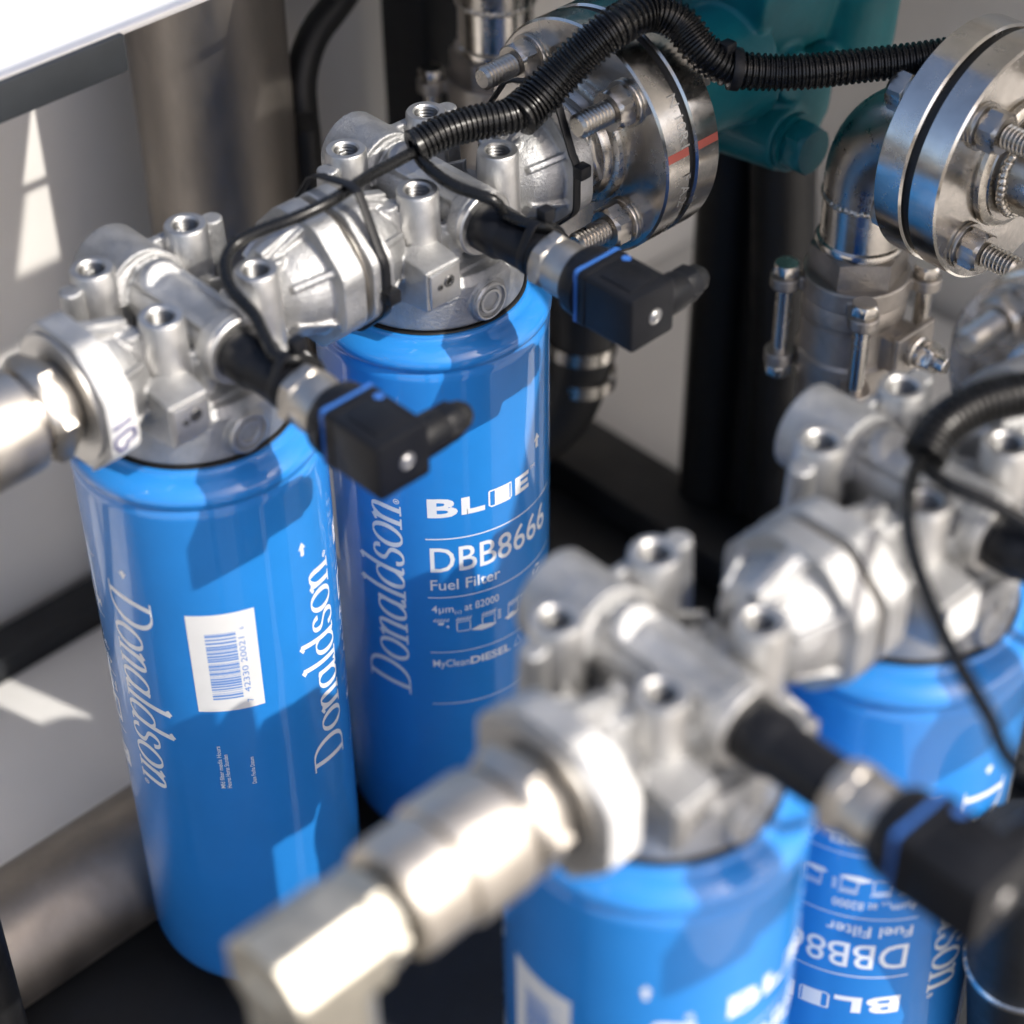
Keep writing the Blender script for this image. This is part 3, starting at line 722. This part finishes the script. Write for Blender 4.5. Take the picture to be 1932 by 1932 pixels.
def valve(label, org):
    """origin: under the elbow tail"""
    t = thing('ball_valve', label, 'valve', org, 0, 'three-piece ball valves')
    h = 0
    obj('end_cap', B().hexn((0,0,0), (0,0,-19), 47, 1.0, a0=rad(44)), valvem, t)
    b = B()
    b.cyl((0,0,-17), (0,0,-30), 29.5, n=64)
    for sx, sy in ((1,1), (-1,1), (-1,-1), (1,-1)):
        b.cyl((27*sx,27*sy,-22), (27*sx,27*sy,-29.5), 8.6, n=24)
        b.hull8([(12*sx,12*sy+8,-29.5),(12*sx+8,12*sy,-29.5),(27*sx+6,27*sy-6,-29.5),(27*sx-6,27*sy+6,-29.5)] , [(12*sx,12*sy+8,-22),(12*sx+8,12*sy,-22),(27*sx+6,27*sy-6,-22),(27*sx-6,27*sy+6,-22)])
    obj('upper_flange', remesh(b,0.8,2), valvem, t)
    body = obj('body', B().lathe([(0,-29.8),(28.2,-29.8),(28.6,-31),(28.6,-41),(27.6,-42.4),(27.6,-66),(29.6,-68),(29.6,-80),(0,-80)], (0,0,0), 'z', 64), valvem, t)
    obj('name_plate', B().lathe([(27.65,-44.5),(28.15,-44.5),(28.15,-64.5),(27.65,-64.5)], (0,0,0), 'z', 64, close=True), valvem, body)
    b = B()
    b.cyl((0,0,-79.5), (0,0,-92), 27.6, n=64)
    for sx, sy in ((1,1), (-1,1), (-1,-1), (1,-1)):
        b.cyl((27*sx,27*sy,-72), (27*sx,27*sy,-80), 8.6, n=24)
        b.hull8([(12*sx,12*sy+8,-80),(12*sx+8,12*sy,-80),(27*sx+6,27*sy-6,-80),(27*sx-6,27*sy+6,-80)], [(12*sx,12*sy+8,-72),(12*sx+8,12*sy,-72),(27*sx+6,27*sy-6,-72),(27*sx-6,27*sy+6,-72)])
    obj('lower_flange', remesh(b,0.8,2), valvem, t)
    obj('end_cap', B().hexn((0,0,-91.5), (0,0,-112), 47, 1.0, a0=rad(44)), valvem, t)
    for sx, sy in ((1,1), (-1,1), (-1,-1), (1,-1)):
        s = obj('tie_bolt', B().cyl((27*sx,27*sy,-84), (27*sx,27*sy,-16), 4.6, n=24), steel, t)
        obj('bolt_head', B().hexn((27*sx,27*sy,-21.9), (27*sx,27*sy,-14.5), 13.5, 0.9, a0=0.4*sx+sy), steel, s)
        obj('nut', B().hexn((27*sx,27*sy,-80.1), (27*sx,27*sy,-88), 13.5, 0.9, a0=0.2), steel, s)
    b = B(); b.cyl((6,-20,-55), (6,-37,-55), 12.5, n=32); b.box(-10,22,-40,-36,-70,-42); b.box(-8,-2,-38,-24,-66,-46)
    st_ = obj('stem_housing', remesh(b,0.8,2), valvem, t)
    obj('stem', B().lathe([(0,-39.5),(9,-39.5),(9.4,-41),(9.4,-43),(8,-44),(8,-47),(0,-47)], (6,0,-55), 'y', 32), steelb, st_)
    obj('stem_nut', B().hexn((6,-46.5,-55), (6,-55,-55), 16.5, 1.1), steel, st_)
    obj('stem_tip', B().cyl((6,-54.5,-55), (6,-62,-55), 4.8, n=20, ch=.6), steel, st_)
    return t
V1 = Vector((371,-96,-70)); V2 = Vector((326,142,-26))
el1 = elbow('stainless pipe elbow with stamped lettering behind the right flange', V1)
el2 = dup(el1, V2, 'stainless pipe elbow in the dark behind the middle flange, top centre')
va1 = valve('stainless three-piece valve with long tie bolts under the elbow', V1+Vector((0,0,-38.8)))
va2 = dup(va1, V2+Vector((0,0,-38.8)), 'stainless valve in the dark behind the back row, only a bolt showing')
for i, V in enumerate((V1, V2)):
    o = tag(obj('valve_pipe', B().cyl(V+Vector((0,0,-150.6)), Vector((V.x,V.y,-436 if i else -451.8)), 21.5, n=40), steelb), ('vertical stainless pipe below the three-piece valve, right', 'vertical stainless pipe below the far valve, in the dark')[i], 'pipe', 'valve pipes')

# ------------------------------------------------------------------ teal pump behind the flange
t = thing('pump', 'teal painted cast pump body behind the flanges, top right', 'pump', (395,0,-60))
b = B()
b.hull8([(-46,-30,34),(60,-34,34),(60,150,34),(-46,150,34)], [(-60,-58,170),(80,-64,170),(80,160,170),(-60,160,170)])
b.cyl((-120,PY,34), (-40,PY,34), 26, 34, n=40)
b.lathe([(0,-34),(18,-34),(30,-26),(36,-8),(38,30),(0,30)], (-4,-6,0), 'z', 40)
b.lathe([(0,-46),(9,-45),(12.5,-40),(14,-20),(14,10),(0,10)], (-36,14,0), 'z', 24)
b.cyl((-24,-42,-10), (-24,6,-10), 18, 23, n=32)
b.cyl((-20,-40,26), (-20,0,26), 14, 18, n=28)
b.lathe([(0,-30),(20,-28),(30,-10),(32,30),(0,30)], (40,-20,30), 'z', 32)
obj('housing', remesh(b, 1.6, 6), teal, t)
pl_ = obj('plug', B().lathe([(0,-43),(15.5,-43),(16.5,-45),(16.5,-48),(0,-48)], (-24,2,-10), 'y', 36), teal, t)
obj('plug_head', B().hexn((-24,-45.5,-10), (-24,-59,-10), 26, 1.6, a0=0.35), teal, pl_)

# ------------------------------------------------------------------ tubes, hoses and posts in the background
p = at(405,200,'d',1175)
tag(obj('standpipe', B().cyl((p.x,p.y,-435.8), (p.x,p.y,43), 44.5, n=72), tubem), 'thick upright dull stainless tube behind the left filter head', 'pipe')
# low pipe beside the left canister
tag(obj('floor_pipe', B().cyl((-650,64,-415), (240,64,-415), 36.6, n=64), tubem), 'dull stainless pipe lying on the floor at the lower left', 'pipe')
q = [at(700,-90,'d',1215), at(640,0,'d',1205), at(590,70,'d',1200), at(568,150,'d',1200), at(572,230,'d',1205), at(582,330,'d',1215)]
q.append(Vector((q[-1].x+4, q[-1].y, -435)))
tag(obj('black_hose', B().tube(spline(q,8), 9.5, 16), blackr), 'black rubber hose curving down beside the upright tube', 'hose')
p = at(800,100,'d',1290)
tag(obj('black_post', B().box(p.x-17,p.x+17,p.y-20,p.y+20,-451.8,43), blackpaint, None, 1.5), 'black square frame post behind the back row, top', 'post')
hs = 'black hoses hanging in the dark gap'
for i,(pts,r,lab) in enumerate((
    ([(456,70,-30),(456,68,-200),(452,66,-423)], 21, 'leftmost of the black hoses in the dark gap beside the valve'),
    ([(470,44,-40),(470,40,-200),(466,34,-423)], 21, 'middle black hose with a red stripe in the dark gap'),
    ([(452,34,-60),(448,14,-220),(444,-4,-423)], 20, 'rightmost black hose in the dark gap, nearest the valve'))):
    h = thing('black_hose', lab, 'hose', (0,0,0), 0, hs)
    sp = spline(pts, 12); obj('tube', B().tube(sp, r, 20), blackr, h)
    if i == 1: obj('stripe', B().tube([Vector(c)+Vector((-0.55,-0.83,0))*r*0.93 for c in sp], 1.9, 8), redm, h)
h = thing('coupled_hose', 'black hose with two bright clamps behind the Fuel Filter canister', 'hose', (0,0,0))
obj('tube', B().tube(spline([(322,66,-118),(322,66,-190),(320,64,-240),(306,76,-292),(262,110,-318),(200,170,-330)], 6), 21, 28), blackr, h)
for z in (-232,-256):
    obj('clamp', B().lathe([(21.2,-4.5),(22.6,-4.5),(22.6,4.5),(21.2,4.5)], (320.5,64.3,z), (0.05,-0.05,1), 40, close=True), steel, h)
h = thing('hose_end', 'black hose end with a chrome ring in the lower right corner', 'hose end', (0,0,0))
a_ = at(1945,1700,'d',880); c_ = at(1935,1840,'d',930); 
obj('tube', B().tube(spline([a_+(a_-c_)*0.6, a_, c_, c_+(c_-a_)*1.5, Vector(((c_+(c_-a_)*1.5).x, (c_+(c_-a_)*1.5).y, -451.8))], 6), 26, 36), blackr, h)
obj('chrome_ring', B().lathe([(26.2,-2),(27.6,-1.4),(28.0,0),(27.6,1.4),(26.2,2)], a_+(c_-a_)*0.75, tuple(c_-a_), 56, close=True), steel, h)

# ------------------------------------------------------------------ corrugated conduit, cables, ties
def corrugated(pts, r, pitch=2.9, r_end=None):
    sp = spline(pts, pitch/4); n = len(sp); re = r_end or r
    return B().tube(sp, r, 22, rf=lambda i: (r+(re-r)*min(1,i/n*1.3))*(1.0 if i % 4 in (1,2) else 0.86))
def Z(px, py, z): return at(px, py, 'z', z)
c = thing('corrugated_conduit', 'black corrugated conduit arching over the bolted flange to the right', 'conduit', (0,0,0), 0, 'corrugated conduits')
main = [Z(975,222,13), Z(1010,190,17), Z(1060,138,27), Z(1110,90,38), Z(1165,48,46), Z(1225,22,47), Z(1280,42,41), Z(1325,95,30), Z(1375,128,21), Z(1440,136,18), Z(1520,135,18), Z(1620,124,19), Z(1730,112,21), Z(1830,96,24)]
obj('main_run', corrugated(main, 10.8, 3.0, 8.6), conduitm, c)
obj('branch', corrugated([Z(783,277,10), Z(830,252,13), Z(890,233,14), Z(950,222,14), Z(1000,205,15)], 8.6, 2.7), conduitm, c)
obj('branch_mouth', B().lathe([(4.2,-0.6),(8.2,-0.6),(8.7,0),(8.2,3),(4.2,3)], Z(781,278,10), tuple(Z(830,252,13)-Z(783,277,10)), 24, close=True), conduitm, c)
c2 = thing('corrugated_conduit', 'blurred black conduit over the right edge head', 'conduit', (0,0,0), 0, 'corrugated conduits')
obj('main_run', corrugated([Z(1742,862,9), Z(1775,808,14), Z(1830,770,18), Z(1900,748,20), Z(2000,735,20)], 9.0), conduitm, c2)
def cable(label, pts, r=2.9, grp='sensor cables'):
    return tag(obj('sensor_cable', B().tube(spline(pts,3), r, 12), conduitm), label, 'cable', grp)
def L(k, x, y, z): return Vector((x,y,z)) + (Vector((S*k,0,0)) if k < 2 else ROW2 + Vector((S*(k-2),0,0)))
cable('thin black sensor cable looping over the left back row head', [Z(815,262,11), Z(775,290,9.5), Z(700,330,11), Z(630,376,13.5), Z(560,410,12), Z(490,436,9), Z(443,462,6), Z(424,500,3), Z(436,545,0), Z(480,595,-3), L(0,-2,-72,-8.5), L(0,2,-80,-8), L(0,12.5,-80,-16), L(0,14.5,-83,-27), L(0,9,-96,-41), L(0,4,-112,-44), L(0,3,-121,-40), L(0,3,-123,-31)])
cable('thin black sensor cable with grey lettering crossing the middle head', [Z(818,264,9), Z(790,292,7), Z(815,322,6), Z(860,352,4), Z(930,378,1), L(1,-3,-60,-7.5), L(1,-1,-72,-8), L(1,3,-80,-8), L(1,12.5,-80,-16), L(1,14.5,-83,-27), L(1,9,-96,-41), L(1,4,-112,-44), L(1,3,-121,-40), L(1,3,-123,-31)])
g3 = L(2,44,-142,-23.5)
cable('blurred black sensor cable hanging down at the right', [Z(1765,838,9), Z(1735,868,9), at(1718,910,'d',772), at(1712,980,'d',748), at(1730,1070,'d',728), at(1785,1205,'d',706), at(1860,1340,'d',690), at(1940,1450,'d',672), g3+Vector((44,-4,14)), g3+Vector((14,0,0)), g3])
g4 = L(3,44,-142,-23.5)
cable('blurred black sensor cable at the right edge head', [Z(1768,840,7), Z(1742,872,7), Z(1790,915,6), Z(1860,945,3), L(3,0,-72,-8.5), L(3,3,-80,-8), L(3,13,-88,-14), L(3,20,-100,-24), L(3,24,-112,-40), L(3,4,-123,-33)])
def tie(label, path, side, head_at, w=4.4):
    t = thing('cable_tie', label, 'cable tie', (0,0,0), 0, 'black cable ties')
    obj('strap', B().ribbon(path, w, 1.3, side), blackp, t, 0.25)
    p = Vector(head_at); obj('lock', B().box(p.x-3.6,p.x+3.6,p.y-3.4,p.y+3.0,p.z-3.4,p.z+3.4), blackp, t, 0.9)
    return t
def oct_loop(x, ap, top, y_top):
    pts = roundoct(ap, 11)
    out = []
    for y,z in pts:
        if z > PZ+ap*0.9: z = top - (y-y_top)**2*0.012
        out.append((x,y,z))
    return out
tie('black cable tie strapped round the joint of the back row heads', oct_loop(81.5,33.0,17.2,-22), (1,0,0), (82,-48.6,-30))
tie('black cable tie holding the conduit to the middle head', oct_loop(203,33.0,21,-26), (1,0,0), (204,-48.8,-16))
def ring_tie(label, c, r, axis, ha, w=4.4):
    u,v,ww = frame(axis); c = Vector(c)
    return tie(label, [c+(u*cos(2*pi*i/28)+v*sin(2*pi*i/28))*r for i in range(28)], axis, ha, w)
for k, lab in ((0,'black cable tie on the sensor of the left back row head'), (1,'black cable tie on the sensor under the bolted flange')):
    t = thing('cable_tie', lab, 'cable tie', (0,0,0), 0, 'black cable ties')
    pth = []
    for i in range(36):
        a = 2*pi*i/36; r_ = 11.3 + (5.6*max(0,cos((a-pi/2)))**8)
        pth.append(L(k, r_*cos(a), -78, -22+r_*sin(a)))
    obj('strap', B().ribbon(pth, 4.4, 1.3, (0,1,0)), blackp, t, 0.25)
    p = L(k, 5.5, -78.5, -3.6); obj('lock', B().box(p.x-3.4,p.x+3.4,p.y-3.2,p.y+3.2,p.z-3.2,p.z+3.6), blackp, t, 0.9)
p0 = Z(1386,130,20.5); p1 = Z(1375,128,21); p2 = Z(1440,136,18)
ring_tie('black cable tie round the conduit in front of the teal pump', p0, 9.1, tuple(p2-p1), p0+Vector((-3,3,11)), 5)

rd = obj('paint_dot', B().lathe([(0,-0.4),(2.2,-0.3),(2.6,0),(1.8,0.7),(0,0.9)], at(1604,884,'z',-21.0)-(ROW2+Vector((S,0,0))), 'z', 14), redmark, head4)
